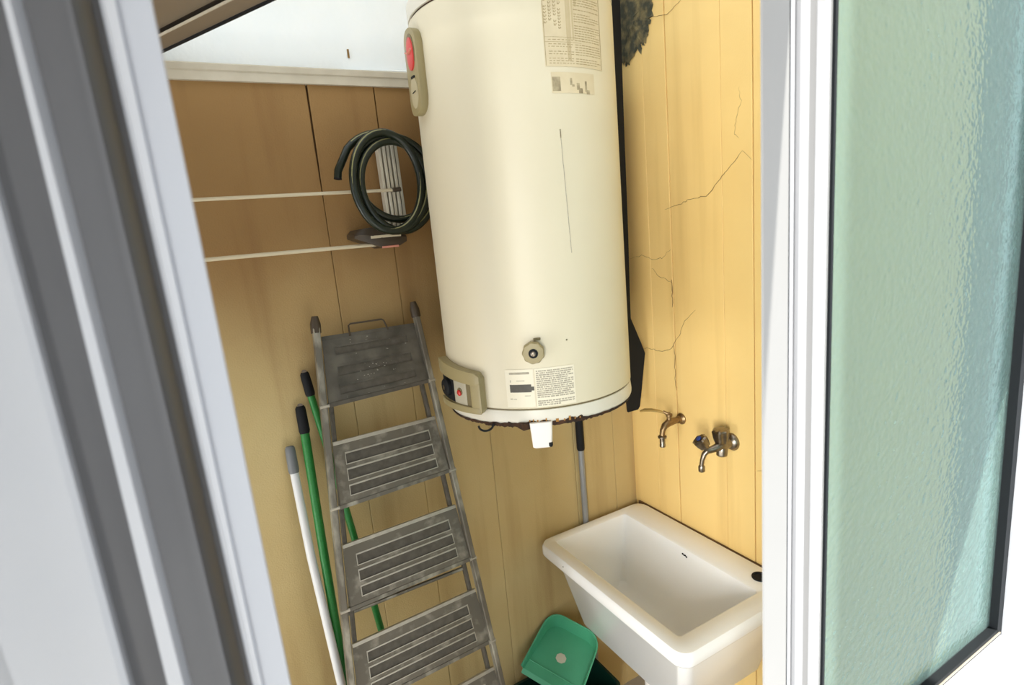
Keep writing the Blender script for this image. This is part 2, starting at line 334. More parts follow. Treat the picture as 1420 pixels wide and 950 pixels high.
# channel C and recess B with shade painted into their grey; white ridge
leaf_loft([sh('C0', -.002), sh('C0', 0), sh('C1', -.006), sh('C1', .004), sh('W0', .001)], [-1.262, -1.280, -1.272, -1.240, -1.240], ZT, ZB, -1.236).build('channel', 'alu_shade', door2)
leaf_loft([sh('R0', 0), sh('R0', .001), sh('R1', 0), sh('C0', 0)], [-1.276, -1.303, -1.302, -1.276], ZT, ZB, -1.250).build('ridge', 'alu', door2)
leaf_loft([sh('A1', 0), sh('B0', 0), sh('R0', 0)], [-1.285, -1.280, -1.276], ZT, ZB, -1.251).build('channel', 'alu_shade', door2)
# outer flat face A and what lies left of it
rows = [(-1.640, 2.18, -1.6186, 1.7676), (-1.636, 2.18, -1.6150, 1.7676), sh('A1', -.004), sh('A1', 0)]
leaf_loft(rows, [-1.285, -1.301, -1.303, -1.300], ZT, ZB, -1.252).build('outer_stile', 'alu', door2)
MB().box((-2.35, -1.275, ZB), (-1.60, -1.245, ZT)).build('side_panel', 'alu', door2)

door1 = empty('door_1', (-.45, -1.3, 0), kind='structure')
def prof_right(pts, name, m='alu', z0=ZB, z1=ZT, par=door1):
    return MB().loft([[V(x, y, z) for x, y in pts] for z in (z0, z1)]).build(name, m, par)
# sunlit lead face of the leaf, its double groove, then the rounded stile
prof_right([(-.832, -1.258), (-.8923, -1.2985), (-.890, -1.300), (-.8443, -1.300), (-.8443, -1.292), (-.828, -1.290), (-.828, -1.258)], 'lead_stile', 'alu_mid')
prof_right([(-.8440, -1.291), (-.8440, -1.2975), (-.8385, -1.2975), (-.8385, -1.291)], 'groove_shade', 'gasket')  # dark strip painted as groove shade in place of depth
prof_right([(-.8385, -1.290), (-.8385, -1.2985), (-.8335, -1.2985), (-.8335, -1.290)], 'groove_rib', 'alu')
prof_right([(-.8335, -1.290), (-.8335, -1.2970), (-.8275, -1.2970), (-.8275, -1.290)], 'groove_shade', 'alu_shade')
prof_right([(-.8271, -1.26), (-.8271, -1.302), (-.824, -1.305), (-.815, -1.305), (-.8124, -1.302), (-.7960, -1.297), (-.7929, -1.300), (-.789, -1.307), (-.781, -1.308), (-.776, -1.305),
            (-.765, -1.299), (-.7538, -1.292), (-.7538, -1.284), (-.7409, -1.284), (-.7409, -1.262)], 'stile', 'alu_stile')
prof_right([(-.8124, -1.301), (-.8122, -1.3028), (-.7935, -1.2995), (-.7931, -1.297)], 'stile_shade_strip', 'alu_strip_shade')  # grey pieces stand in for the shaded bands of the stile
prof_right([(-.7755, -1.302), (-.7755, -1.3055), (-.7538, -1.2935), (-.7538, -1.289)], 'stile_shade_strip', 'alu_mid')
gx0, gx1, gz0, gz1 = -.738, -.1465, 1.118, 2.38
MB().box((gx0-.004, -1.281, gz0-.005), (gx1+.004, -1.276, gz1+.005)).build('glass_pane', 'glass', door1)
# gasket: frame strips around the pane
gk = MB(); gw = .018
gk.box((gx1-.002, -1.296, gz0-gw), (gx1+gw, -1.268, gz1+gw)); gk.box((gx0-.004, -1.296, gz0-gw), (gx1, -1.268, gz0+.001)); gk.box((gx0-.004, -1.296, gz1), (gx1, -1.268, gz1+gw)); gk.box((gx0-.0035, -1.290, gz0), (gx0+.0015, -1.268, gz1))
gk.build('gasket', 'gasket', door1)
MB().box((gx0, -1.2985, gz0-.010), (gx1+.008, -1.2955, gz0-.0075)).build('gasket_lip', 'lad_edge', door1)
rx = gx1+gw
prof_right([(rx, -1.262), (rx, -1.300), (rx+.002, -1.302), (rx+.022, -1.302), (rx+.025, -1.297), (rx+.030, -1.297), (rx+.033, -1.304), (-.004, -1.304), (-.004, -1.262)], 'end_stile')
MB().box((-.7538, -1.300, gz0-.115), (rx, -1.262, gz0-gw)).build('bottom_rail', 'alu', door1, bevel=.002)
MB().box((-.7538, -1.294, .02), (rx, -1.266, gz0-.115)).build('lower_panel', 'alu', door1)
MB().box((-.7538, -1.300, gz1+gw), (rx, -1.262, ZT)).build('top_rail', 'alu', door1, bevel=.002)
# plastered jamb behind the pane
post = MB().box((-.150, -1.258, 0), (.016, -1.205, 3.4)).build('trim_2', 'white_wall', kind='structure', bevel=.003)
MB().box((-.176, -1.248, 0), (-.150, -1.205, 3.4)).build('jamb_shade_strip', 'jamb_shade', post)  # dark strip standing in for the shaded left face of the jamb
# head above the opening and sill track
MB().box((-2.35, -1.32, ZT), (.0, -1.24, 2.494)).build('trim_3', 'alu', kind='structure', bevel=.003)
MB().box((-2.35, -1.32, 0), (.0, -1.24, .02)).build('trim_4', 'alu', kind='structure')

MB().box((.02, -2.30, 2.70), (.30, -1.30, 6.4)).build('wall_sun_block_outer', 'white_wall', kind='structure')  # unseen block added to keep the sun out of the niche
MB().box((.165, -1.30, 2.70), (.30, .16, 6.4)).build('wall_sun_block_upper', 'white_wall', kind='structure')  # second added sun block, behind and above the right wall
# unseen walls added to cut light: left of the door, above its head
MB().box((-2.75, -2.00, 0), (-2.10, -1.33, 2.494)).build('wall_light_block_left', 'white_wall', kind='structure')
MB().box((-2.90, -1.40, 2.61), (-.55, -1.30, 3.3)).build('wall_light_block_front', 'white_wall', kind='structure')
# ------------------------------------------------------------------ water heater
HC = V(-.648, -.360, 0); HR = .262
def hp(deg, z, r=HR): return V(HC.x+r*math.cos(R(deg)), HC.y+r*math.sin(R(deg)), z)
def patch(mb, d0, d1, z0, z1, r0=HR+.0004, th=.0008, n=None, skew=0):
    """curved plate on the tank; skew lifts the d1 end"""
    n = n or max(2, math.ceil(abs(d1-d0)/2)); vs = []
    for i in range(n+1):
        d = lerp(d0, d1, i/n); k = skew*i/n
        for z, r in ((z0+k, r0), (z1+k, r0), (z1+k, r0+th), (z0+k, r0+th)): vs.append(hp(d, z, r))
    fs = []
    for i in range(n):
        for k in range(4): fs.append((4*i+k, 4*i+(k+1) % 4, 4*i+4+(k+1) % 4, 4*i+4+k))
    fs += [(0, 1, 2, 3), (4*n+3, 4*n+2, 4*n+1, 4*n)]
    return mb.add(vs, fs)
ht = empty('water_heater', (HC.x, HC.y, 1.545), 'large cream enamelled cylinder water heater hung on the wall with rusty bottom rim', 'water heater')
MB().lathe([(HR-.004, 1.585), (HR, 1.588), (HR, 2.548), (HR-.004, 2.552)], HC, n=96).build('tank_body', 'enamel', ht, smooth=True)
cap = MB().lathe([(.20, 1.552), (HR-.008, 1.5525), (HR-.001, 1.5455), (HR+.0005, 1.549), (HR+.001, 1.556), (HR-.001, 1.575), (HR-.0025, 1.581), (HR-.006, 1.5815), (HR-.006, 1.586)], HC, n=96).build('bottom_cap', 'rim', ht, smooth=True)
MB().lathe([(HR-.006, 2.550), (HR-.006, 2.556), (HR-.001, 2.557), (HR, 2.562), (HR, 2.592), (HR-.012, 2.606), (HR-.08, 2.625), (.05, 2.635), (.01, 2.637)], HC, n=96).build('top_cap', 'rim', ht, smooth=True)
MB().lathe([(HR-.005, 1.580), (HR-.005, 1.590)], HC, n=96).build('seam', 'khaki_d', ht)
MB().lathe([(HR-.005, 2.546), (HR-.005, 2.560)], HC, n=96).build('seam', 'rust', ht)
# rusted lip under the cap and rust drips
rl = MB(); n_ = 150; vs = []
for k in range(n_+1):
    d = lerp(165, 305, k/n_); e_ = min(1, 3*min(k, n_-k)/n_)
    up_ = e_*(.003+.0045*abs(math.sin(k*.41)*math.sin(k*.13+1)))*(1.6 if 220 < d < 262 else .8)
    dn = .0035+random.uniform(0, .0045)*e_
    for z, r in ((1.5455+up_, HR+.0018), (1.5455-dn, HR+.0014), (1.5455-dn, HR-.02), (1.549, HR-.02)): vs.append(hp(d, z, r))
rl.add(vs, [(4*i+k, 4*i+k+1, 4*i+5+k, 4*i+4+k) for i in range(n_) for k in range(3)]); rl.build('rust_edge', 'rust', cap)
rd = MB()
for d, w_, h_ in ((232, .5, .016), (234, .35, .019), (236.3, .6, .015), (238.6, .3, .012), (241, .5, .020), (243, .4, .011), (247, 1.1, .014), (251, .5, .010), (254, .8, .018), (257, .4, .012), (260, .5, .009)):
    patch(rd, d-w_/1.4, d+w_/1.4, 1.548, 1.548+h_*.6, HR+.0012, .0006, n=2)
m_or = mat('orange_rust', (.45, .22, .04), .8, var=(.20, .08, .02), scale=90); rd.build('rust_streaks', m_or, cap, kind='stuff')
MB().lathe([(HR-.012, 1.5525), (HR-.012, 1.5475)], HC, n=64).build('base_plate', 'rust', ht)
# small white valve cover below
p0 = V(-.782, -.572, 0)
cv = empty('outlet', (0, 0, 0)); bpy.data.objects.remove(cv)
u_ = V(math.cos(R(-28)), math.sin(R(-28)), 0); v_ = V(-u_.y, u_.x, 0)
def rr_ring(c, hu, hv, z, rad=.006, n=4):
    pts = []
    for (su, sv, a0) in ((1, 1, 0), (-1, 1, 90), (-1, -1, 180), (1, -1, 270)):
        for k in range(n+1):
            an = R(a0+90*k/n); pts.append(c+u_*(su*(hu-rad)+rad*math.cos(an))+v_*(sv*(hv-rad)+rad*math.sin(an))+V(0, 0, z))
    return pts
cover = MB().loft([rr_ring(p0, .021, .016, 1.484), rr_ring(p0, .0245, .019, 1.487), rr_ring(p0, .0265, .021, 1.520), rr_ring(p0, .0285, .022, 1.552)]).build('valve_cover', 'whitepl', ht, smooth=True)
MB().lathe([(.004, 0), (.006, .004), (.006, .012)], p0+u_*.020-v_*.016+V(0, 0, 1.486), n=10).build('rust_chip', 'black', cover)
MB().box((p0.x+.03, p0.y-.00, 1.530), (p0.x+.055, p0.y+.02, 1.552)).build('bracket_tab', 'rust', ht)
MB().box((p0.x-.05, p0.y+.0, 1.536), (p0.x-.025, p0.y+.03, 1.552)).build('bracket_tab', 'rust', ht)
MB().tube([V(-.895+.018*math.cos(t_), -.49-.006*math.cos(t_), 1.546-.016*math.sin(t_)) for t_ in [math.pi*k/10 for k in range(11)]], .0028, 8).build('wire_loop', 'black', ht, smooth=True)
# drain knob on the front
kd = R(-122.8); ax = V(math.cos(kd), math.sin(kd), 0)
kb = MB().lathe([(.012, -.004), (.012, .004), (.024, .005), (.0265, .009), (.0265, .024), (.024, .028), (.015, .029)], hp(-122.8, 1.733), ax, n=64, wob=lambda a_: 1+.035*math.cos(9*a_)).build('drain_knob', 'khaki', ht, smooth=True)
MB().lathe([(.0115, .0285), (.0115, .0305), (.010, .0312)], hp(-122.8, 1.733), ax, n=28).build('knob_ring', 'black', kb, smooth=True)
MB().lathe([(.0062, .031), (.0062, .0335), (.003, .035)], hp(-122.8, 1.733), ax, n=20).build('knob_screw', 'chrome', kb, smooth=True)
MB().box(tuple(hp(-120.5, 1.7595, HR+.002)-V(.010, .004, 0)), tuple(hp(-120.5, 1.7655, HR+.006)+V(.010, .004, 0))).build('chip', 'khaki_d', kb)
# control box, lower left
def box_panel(name, m, d0, d1, zl0, zl1, zr0, zr1, r0, r1, par, n=14, rnd=0, bev=.003):
    vs = []
    for i in range(n+1):
        f_ = i/n; d = lerp(d0, d1, f_); z0 = lerp(zl0, zr0, f_); z1 = lerp(zl1, zr1, f_)
        if rnd:
            e = min(f_, 1-f_)*abs(d1-d0)*.0046/rnd
            if e < 1: q = rnd*(1-math.sqrt(max(0, 1-(1-e)**2))); z0 += q; z1 -= q
        for z, r in ((z0, r0), (z1, r0), (z1, r1), (z0, r1)): vs.append(hp(d, z, r))
    fs = [(4*i+k, 4*i+(k+1) % 4, 4*i+4+(k+1) % 4, 4*i+4+k) for i in range(n) for k in range(4)] + [(0, 1, 2, 3), (4*n+3, 4*n+2, 4*n+1, 4*n)]
    return MB().add(vs, fs).build(name, m, par, smooth=True, bevel=bev)
cb = box_panel('control_housing', 'khaki', 163, 207, 1.566, 1.700, 1.572, 1.680, HR-.002, HR+.016, ht, n=20, rnd=.012)
# raised rim of the housing: top, bottom, right bars
box_panel('housing_rim', 'khaki', 163, 207, 1.660, 1.700, 1.647, 1.680, HR+.014, HR+.024, cb, n=16, rnd=.008)
box_panel('housing_rim', 'khaki', 163, 206, 1.566, 1.586, 1.573, 1.590, HR+.014, HR+.023, cb, n=16)
box_panel('housing_rim', 'khaki', 200, 206.8, 1.575, 1.670, 1.576, 1.666, HR+.014, HR+.022, cb, n=4, rnd=0)
box_panel('control_face', 'silverpl', 184.5, 196, 1.590, 1.655, 1.590, 1.655, HR+.014, HR+.0175, cb, n=6, bev=.0008)
box_panel('face_slot', 'khaki_d', 196, 199, 1.588, 1.655, 1.590, 1.652, HR+.0155, HR+.0165, cb, n=3, bev=0)
box_panel('dark_recess', 'black', 166, 184.5, 1.590, 1.662, 1.590, 1.657, HR+.0145, HR+.017, cb, n=6, bev=0)
kd2 = R(178); ax2 = V(math.cos(kd2), math.sin(kd2), 0)
tk = MB().lathe([(.024, 0), (.024, .012), (.020, .016), (.006, .017)], hp(177, 1.626, HR+.014), ax2, n=28).build('thermostat_knob', 'black', cb, smooth=True)
MB().lathe([(.007, .016), (.007, .018)], hp(177, 1.626, HR+.014), ax2, n=16).build('knob_cap', 'chrome', tk)
kd3 = R(190); ax3 = V(math.cos(kd3), math.sin(kd3), 0)
MB().lathe([(.0105, 0), (.0105, .002), (.0085, .0025)], hp(190.5, 1.624, HR+.017), ax3, n=20).build('lamp_socket', 'khaki_d', cb)
MB().lathe([(.0082, .002), (.008, .005), (.005, .0075), (.001, .008)], hp(190.5, 1.621, HR+.017), ax3, n=20).build('indicator_lamp', 'red', cb, smooth=True)
# thermometer plate, upper left
tp = box_panel('gauge_plate', 'khaki', 168, 186, 2.322, 2.520, 2.322, 2.520, HR-.001, HR+.020, ht, n=18, rnd=.038)
def disc(c, ax_, a_, b_, th, nm, m, par, z=0):
    s_ = V(-ax_.y, ax_.x, 0); ring = lambda r, h: [c+ax_*h+s_*(a_*r*math.cos(2*math.pi*k/28))+V(0, 0, b_*r*math.sin(2*math.pi*k/28)) for k in range(28)]
    return MB().loft([ring(1, 0), ring(1, th), ring(.85, th*1.15)]).build(nm, m, par, smooth=True)
axp = V(math.cos(R(179)), math.sin(R(179)), 0)
disc(hp(179, 2.465, HR+.017), axp, .026, .041, .0035, 'emblem_recess', 'khaki_d', tp)
emb = disc(hp(179.6, 2.460, HR+.019), axp, .021, .037, .0045, 'emblem', 'redlogo', tp)
MB().tube([hp(179.6, 2.460, HR+.0245)+V(0, -.017, .006), hp(179.6, 2.460, HR+.0245)+V(0, 0, 0), hp(179.6, 2.460, HR+.0245)+V(0, .017, .006)], .0055, 8, flat=.4).build('emblem_band', 'pink', emb)
gd = disc(hp(179, 2.373, HR+.018), axp, .024, .036, .0030, 'gauge_face', 'gauge', tp)
MB().tube([hp(179, 2.373, HR+.0225)+V(0, -.012, .002), hp(179, 2.373, HR+.0225)+V(0, .006, 0)], .0011, 6).build('gauge_needle', 'black', gd)
MB().box((HC.x-HR-.0235, HC.y-.008, 2.405), (HC.x-HR-.0195, HC.y+.010, 2.410)).build('gauge_mark', 'black', gd)
# instruction labels
lb = patch(MB(), -105.2, -68.5, 2.374, 2.70-.11).build('warning_label', 'paper', ht)
def label_print(cells, name, m, par, r=HR+.0012, th=.0003, stuff=True):
    mb = MB()
    for d0, d1, z0, z1 in cells: patch(mb, d0, d1, z0, z1, r, th, n=max(1, math.ceil((d1-d0)/2)))
    return mb.build(name, m, par, kind='stuff' if stuff else None)
cells = []
for d, zend in ((-103.6, 2.462), (-101.2, 2.468), (-98.6, 2.458), (-96.2, 2.452)):   # four lines of heading reading up the tank
    z = zend
    while z < 2.585:
        h_ = random.uniform(.004, .007)
        if random.random() > .13: cells += [(d-.85, d+.2, z, z+h_*.35), (d-.85, d-.45, z, z+h_*.8), (d+.2, d+.6, z+h_*.35, z+h_*.8)]
        z += h_+.0012
cells += [(-104.9, -85, 2.4345, 2.4352), (-104.9, -84, 2.4245, 2.4252), (-104.9, -104.6, 2.376, 2.588), (-69.3, -68.9, 2.376, 2.588)]
label_print(cells, 'heading_print', 'ink', lb)
cells = []
z = 2.380
while z < 2.585:                                        # body text of the right column, lines running round the tank
    d = -88
    if random.random() < .12: z += .004
    end = -70 - random.choice((0, 0, 0, 3, 7))
    while d < end:
        w_ = random.uniform(.9, 2.6); cells.append((d, min(d+w_, end), z, z+.0017)); d += w_+.5
    if z < 2.43 and random.random() < .8:
        d = -103
        while d < -90: w_ = random.uniform(.6, 2.0); cells.append((d, d+w_, z, z+.0014)); d += w_+.8
    z += .0051
label_print(cells, 'body_print', 'ink', lb)
label_print([(-92.8, -90.6, 2.386, 2.585), (-90.6, -87.4, 2.43, 2.585), (-87.4, -85.8, 2.50, 2.57)], 'brown_stain', 'stain', lb, r=HR+.0009)
lb2 = patch(MB(), -102.7, -76.5, 2.318, 2.362).build('torn_label', 'paper', ht)
label_print([(-102.3, -98.0, 2.322, 2.352)], 'smudged_print', 'smudge', lb2, stuff=False)
label_print([(-92.5, -91.3, 2.335, 2.350), (-91.5, -90, 2.332, 2.337), (-88.6, -86.8, 2.325, 2.340), (-87.4, -85, 2.318, 2.329), (-83.2, -82, 2.322, 2.345), (-82.4, -80, 2.317, 2.326)], 'smear', 'smudge', lb2, stuff=False)
# lower labels
lb3 = patch(MB(), -139.6, -124.0, 1.592, 1.6885).build('rating_label', 'paper2', ht)
label_print([(-137.2, -126.2, 1.676, 1.6815)], 'heading_print', 'ink2', lb3, stuff=False)
label_print([(-137.4, -125.6, 1.630, 1.6500), (-125.6, -124.1, 1.634, 1.6440)], 'rating_strip', 'plate', lb3, stuff=False)
label_print([(-133.5, -129, 1.6590, 1.6605), (-137, -136.6, 1.656, 1.662), (-129.5, -126.3, 1.620, 1.6215), (-137.6, -136.4, 1.612, 1.6145), (-135.9, -134, 1.612, 1.6135)], 'body_print', 'ink2', lb3)
lb4 = patch(MB(), -123.2, -101.5, 1.591, 1.689, skew=.0).build('notice_label', 'paper2', ht)
cells = []
for li in range(18):
    z = 1.6835-li*.0051
    if li == 14: continue
    d = -122.6; end = -102.3-(0, 0, 1.5, 0, 3, 0, 0, 1, 0, 0, 0, 2, 0, 0, 0, 0, 0, 8)[li]
    while d < end:
        w_ = random.uniform(.5, 2.2); cells.append((d, min(d+w_, end), z-.0031, z)); d += w_+random.choice((.15, .15, .3, .5))
label_print(cells, 'body_print', 'ink2', lb4)
# long scratch
sc = MB(); P = [hp(lerp(-99.9, -98.1, k/16)+random.uniform(-.12, .12), lerp(2.238, 1.960, k/16), HR+.0006) for k in range(17)]
sc.tube(P, .0009, 5).build('scratch', 'ink2', ht)
MB().tube([hp(-99.9, 2.240, HR+.0006), hp(-99.8, 2.222, HR+.0006)], .0022, 6, flat=.4).build('scratch', 'khaki_d', ht)
MB().lathe([(.0022, 0), (.0018, .001)], hp(-104.5, 1.752), V(math.cos(R(-104.5)), math.sin(R(-104.5)), 0), n=10).build('speck', 'khaki_d', ht)
# black strap and brackets between tank and walls
ms = MB()
ms.hexa([(-.205, -.150, 1.60), (-.190, -.150, 1.60), (-.190, -.145, 1.60), (-.205, -.145, 1.60), (-.200, -.150, 2.68), (-.178, -.150, 2.68), (-.178, -.145, 2.68), (-.200, -.145, 2.68)])
ms = MB()
sp = [(1.300, -.120, -.072), (1.31, -.122, -.062), (1.36, -.125, -.052), (1.45, -.13, -.036), (1.515, -.14, -.024), (1.56, -.15, -.042), (1.66, -.16, -.086), (1.70, -.16, -.086), (2.0, -.16, -.078), (2.30, -.16, -.074), (2.60, -.16, -.068), (2.95, -.16, -.060)]
ms.loft([[V(a_, -.120, z), V(b_, -.120, z), V(b_, -.112, z), V(a_, -.112, z)] for z, a_, b_ in sp])
ms.build('hanging_strap', 'black', ht)
for z in (1.70, 2.42):
    MB().box((-.78, -.118, z), (-.10, -.0015, z+.05)).build('wall_bracket', 'black', ht)

# ------------------------------------------------------------------ utility sink
def rrect(x0, x1, y0, y1, z, rad, n=5):
    pts = []
    for cx_, cy_, a0 in ((x1-rad, y1-rad, 0), (x0+rad, y1-rad, 90), (x0+rad, y0+rad, 180), (x1-rad, y0+rad, 270)):
        for k in range(n+1): an = R(a0+90*k/n); pts.append(V(cx_+rad*math.cos(an), cy_+rad*math.sin(an), z))
    return pts
sk = empty('utility_sink', (-.26, -.39, .48), 'deep white ceramic laundry sink fixed below the two taps', 'sink')
rings = [rrect(-.375, -.020, -.62, -.085, .480, .035), rrect(-.385, -.014, -.63, -.080, .490, .035), rrect(-.470, -.012, -.725, -.060, .800, .035),
         rrect(-.478, -.011, -.735, -.050, .806, .038), rrect(-.512, -.010, -.762, -.032, .812, .042), rrect(-.518, -.009, -.768, -.030, .822, .043), rrect(-.517, -.009, -.767, -.030, .848, .043), rrect(-.510, -.012, -.760, -.033, .858, .040),
         rrect(-.498, -.018, -.748, -.036, .8605, .036), rrect(-.468, -.112, -.703, -.058, .8598, .014), rrect(-.460, -.122, -.695, -.066, .854, .012),
         rrect(-.430, -.150, -.660, -.085, .700, .014), rrect(-.405, -.178, -.630, -.105, .600, .022), rrect(-.385, -.200, -.610, -.125, .582, .045), rrect(-.33, -.25, -.45, -.28, .575, .035)]
MB().loft(rings).build('basin', 'ceramic', sk, smooth=True)
MB().lathe([(.024, .856), (.026, .862), (.0255, .864), (.019, .8645), (.018, .861), (.004, .8605)], V(-.062, -.655, 0), n=32).build('hole_plug', 'black', sk, smooth=True)
mk = MB()
for i, (y, z) in enumerate(((-.385, .835), (-.392, .833), (-.397, .834), (-.403, .831))): mk.box((-.1295, y-.0025, z-.002), (-.1265, y+.0025, z+.002))
mk.build('maker_mark', 'black', sk)
MB().box((-.0085, -.760, .835), (-.0018, -.022, .858)).build('dark_sealant', 'joint', sk)
MB().lathe([(.0022, 0), (.002, .001)], V(-.5185, -.20, .842), (-1, 0, .1), n=8).build('speck', 'black', sk)
MB().lathe([(.022, .5745), (.022, .5775), (.010, .5765)], V(-.29, -.37, 0), n=24).build('drain', 'chrome', sk)
MB().tube([(-.29, -.37, .48), (-.29, -.37, .36), (-.28, -.37, .31), (-.22, -.37, .29), (-.05, -.37, .29), (-.002, -.37, .29)], .022, 14).build('waste_pipe', 'whitepl', sk, smooth=True)

# ------------------------------------------------------------------ taps
f1 = empty('lever_tap', (-.001, -.275, 1.285), 'old brass tap with a long yellow lever handle', 'tap')
X = lambda x, y, z: V(x, y, z)
MB().lathe([(.021, 0), (.021, .004), (.016, .009), (.013, .011), (.013, .022)], X(-.001, -.275, 1.285), (-1, 0, 0), n=24).build('wall_flange', 'brass', f1, smooth=True)
MB().tube([X(-.020, -.275, 1.285), X(-.045, -.275, 1.286), X(-.066, -.275, 1.285), X(-.085, -.275, 1.278), X(-.096, -.275, 1.264), X(-.099, -.275, 1.245)], [.011, .013, .014, .012, .010, .0095], 14).build('body', 'brass', f1, smooth=True)
MB().lathe([(.009, 0), (.0155, -.003), (.0155, -.010), (.010, -.013), (.0095, -.034), (.0105, -.036), (.0105, -.044)], X(-.099, -.275, 1.246), (0, 0, 1), n=20, wob=lambda a_: 1+.04*math.cos(6*a_)).build('spout_nozzle', 'chrome', f1, smooth=True)
MB().lathe([(.009, 0), (.009, .016), (.0115, .018), (.0115, .026), (.006, .028)], X(-.062, -.275, 1.292), (0, 0, 1), n=16).build('stem', 'brass', f1, smooth=True)
MB().tube([X(-.072, -.262, 1.321), X(-.082, -.240, 1.326), X(-.092, -.215, 1.326), X(-.098, -.185, 1.320), X(-.101, -.168, 1.312)], [.0055, .008, .0095, .0095, .006], 12, flat=.6).build('lever', 'lever', f1, smooth=True)
MB().tube([X(-.060, -.275, 1.316), X(-.066, -.27, 1.319), X(-.075, -.258, 1.326)], [.008, .006, .005], 10).build('lever_neck', 'brass', f1, smooth=True)
f2 = empty('double_tap', (-.001, -.497, 1.262), 'worn chrome tap with a grooved handle and a blue-marked second handle', 'tap')
MB().lathe([(.030, 0), (.030, .004), (.024, .013), (.016, .018), (.015, .030)], X(-.001, -.502, 1.262), (-1, 0, 0), n=28).build('wall_flange', 'chrome', f2, smooth=True)
MB().tube([X(-.022, -.502, 1.262), X(-.050, -.500, 1.262), X(-.068, -.496, 1.258), X(-.085, -.488, 1.252), X(-.100, -.480, 1.250)], [.016, .018, .014, .0115, .012], 16).build('body', 'chrome', f2, smooth=True)
MB().lathe([(.014, -.038), (.018, -.034), (.019, -.012), (.015, 0), (.013, .012)], X(-.048, -.500, 1.262), (.05, 0, 1), n=20).build('lower_bonnet', 'chrome', f2, smooth=True)
MB().lathe([(.012, .008), (.021, .012), (.025, .030), (.027, .052), (.023, .057), (.010, .060)], X(-.048, -.500, 1.262), (-.12, 0, 1), n=42, wob=lambda a_: 1+.08*math.cos(6*a_)).build('handle', 'chrome', f2, smooth=True)
h2a = V(-.50, .25, .83)
h2 = MB().lathe([(.010, 0), (.011, .012), (.018, .016), (.023, .032), (.025, .046), (.019, .051)], X(-.094, -.480, 1.252), h2a, n=42, wob=lambda a_: 1+.08*math.cos(6*a_)).build('handle', 'chrome', f2, smooth=True)
MB().lathe([(.009, .0515), (.009, .0535)], X(-.094, -.480, 1.252), h2a, n=16).build('colour_cap', 'blue', h2)
MB().tube([X(-.096, -.480, 1.248), X(-.106, -.476, 1.238), X(-.112, -.473, 1.218), X(-.114, -.471, 1.196)], [.010, .009, .0075, .0075], 12).build('spout', 'chrome', f2, smooth=True)
MB().lathe([(.0095, 0), (.011, -.004), (.011, -.018), (.009, -.021)], X(-.114, -.471, 1.198), (0, 0, 1), n=18).build('spout_nozzle', 'chrome', f2, smooth=True)

# ------------------------------------------------------------------ stepladder (leans on the back wall)
def LP(x, z, h=0):      # point on the ladder plane; h = towards the room
    y = -.06-.2*(1.79-z); n_ = V(0, -.9806, .1961); return V(x, y, z)+n_*h
ld = empty('stepladder', (-1.05, -.30, 0), 'folded grey steel stepladder with ribbed treads leaning on the ochre wall', 'ladder')
def xl(z): return -1.199-(1.80-z)*.0925
def xr(z): return -.900+(1.80-z)*.042
def rail(fx, z0, z1, w_, h0, h1, name, m='lad_rail'):
    return MB().hexa([LP(fx(z0)-w_/2, z0, h0), LP(fx(z0)+w_/2, z0, h0), LP(fx(z0)+w_/2, z0, h1), LP(fx(z0)-w_/2, z0, h1),
                      LP(fx(z1)-w_/2, z1, h0), LP(fx(z1)+w_/2, z1, h0), LP(fx(z1)+w_/2, z1, h1), LP(fx(z1)-w_/2, z1, h1)]).build(name, m, ld, bevel=.0035)
rail(xl, .0, 1.80, .020, .0, .026, 'side_rail'); rail(xr, .0, 1.80, .017, .0, .026, 'side_rail')
rail(lambda z: xl(z)+.026, .03, 1.74, .012, -.030, -.008, 'rear_leg', 'lad_slot'); rail(lambda z: xr(z)-.022, .03, 1.74, .012, -.030, -.008, 'rear_leg', 'lad_slot')
for fx in (xl, xr):
    MB().tube([LP(fx(1.785), 1.785, .013), LP(fx(1.81), 1.81, .013), LP(fx(1.835), 1.832, .013)], [.0145, .015, .009], 12).build('rail_cap', 'brownpl', ld, smooth=True)
    MB().tube([LP(fx(.0)+(0), .0, .013), LP(fx(.04), .04, .013)], .016, 12).build('rubber_foot', 'black', ld, smooth=True)
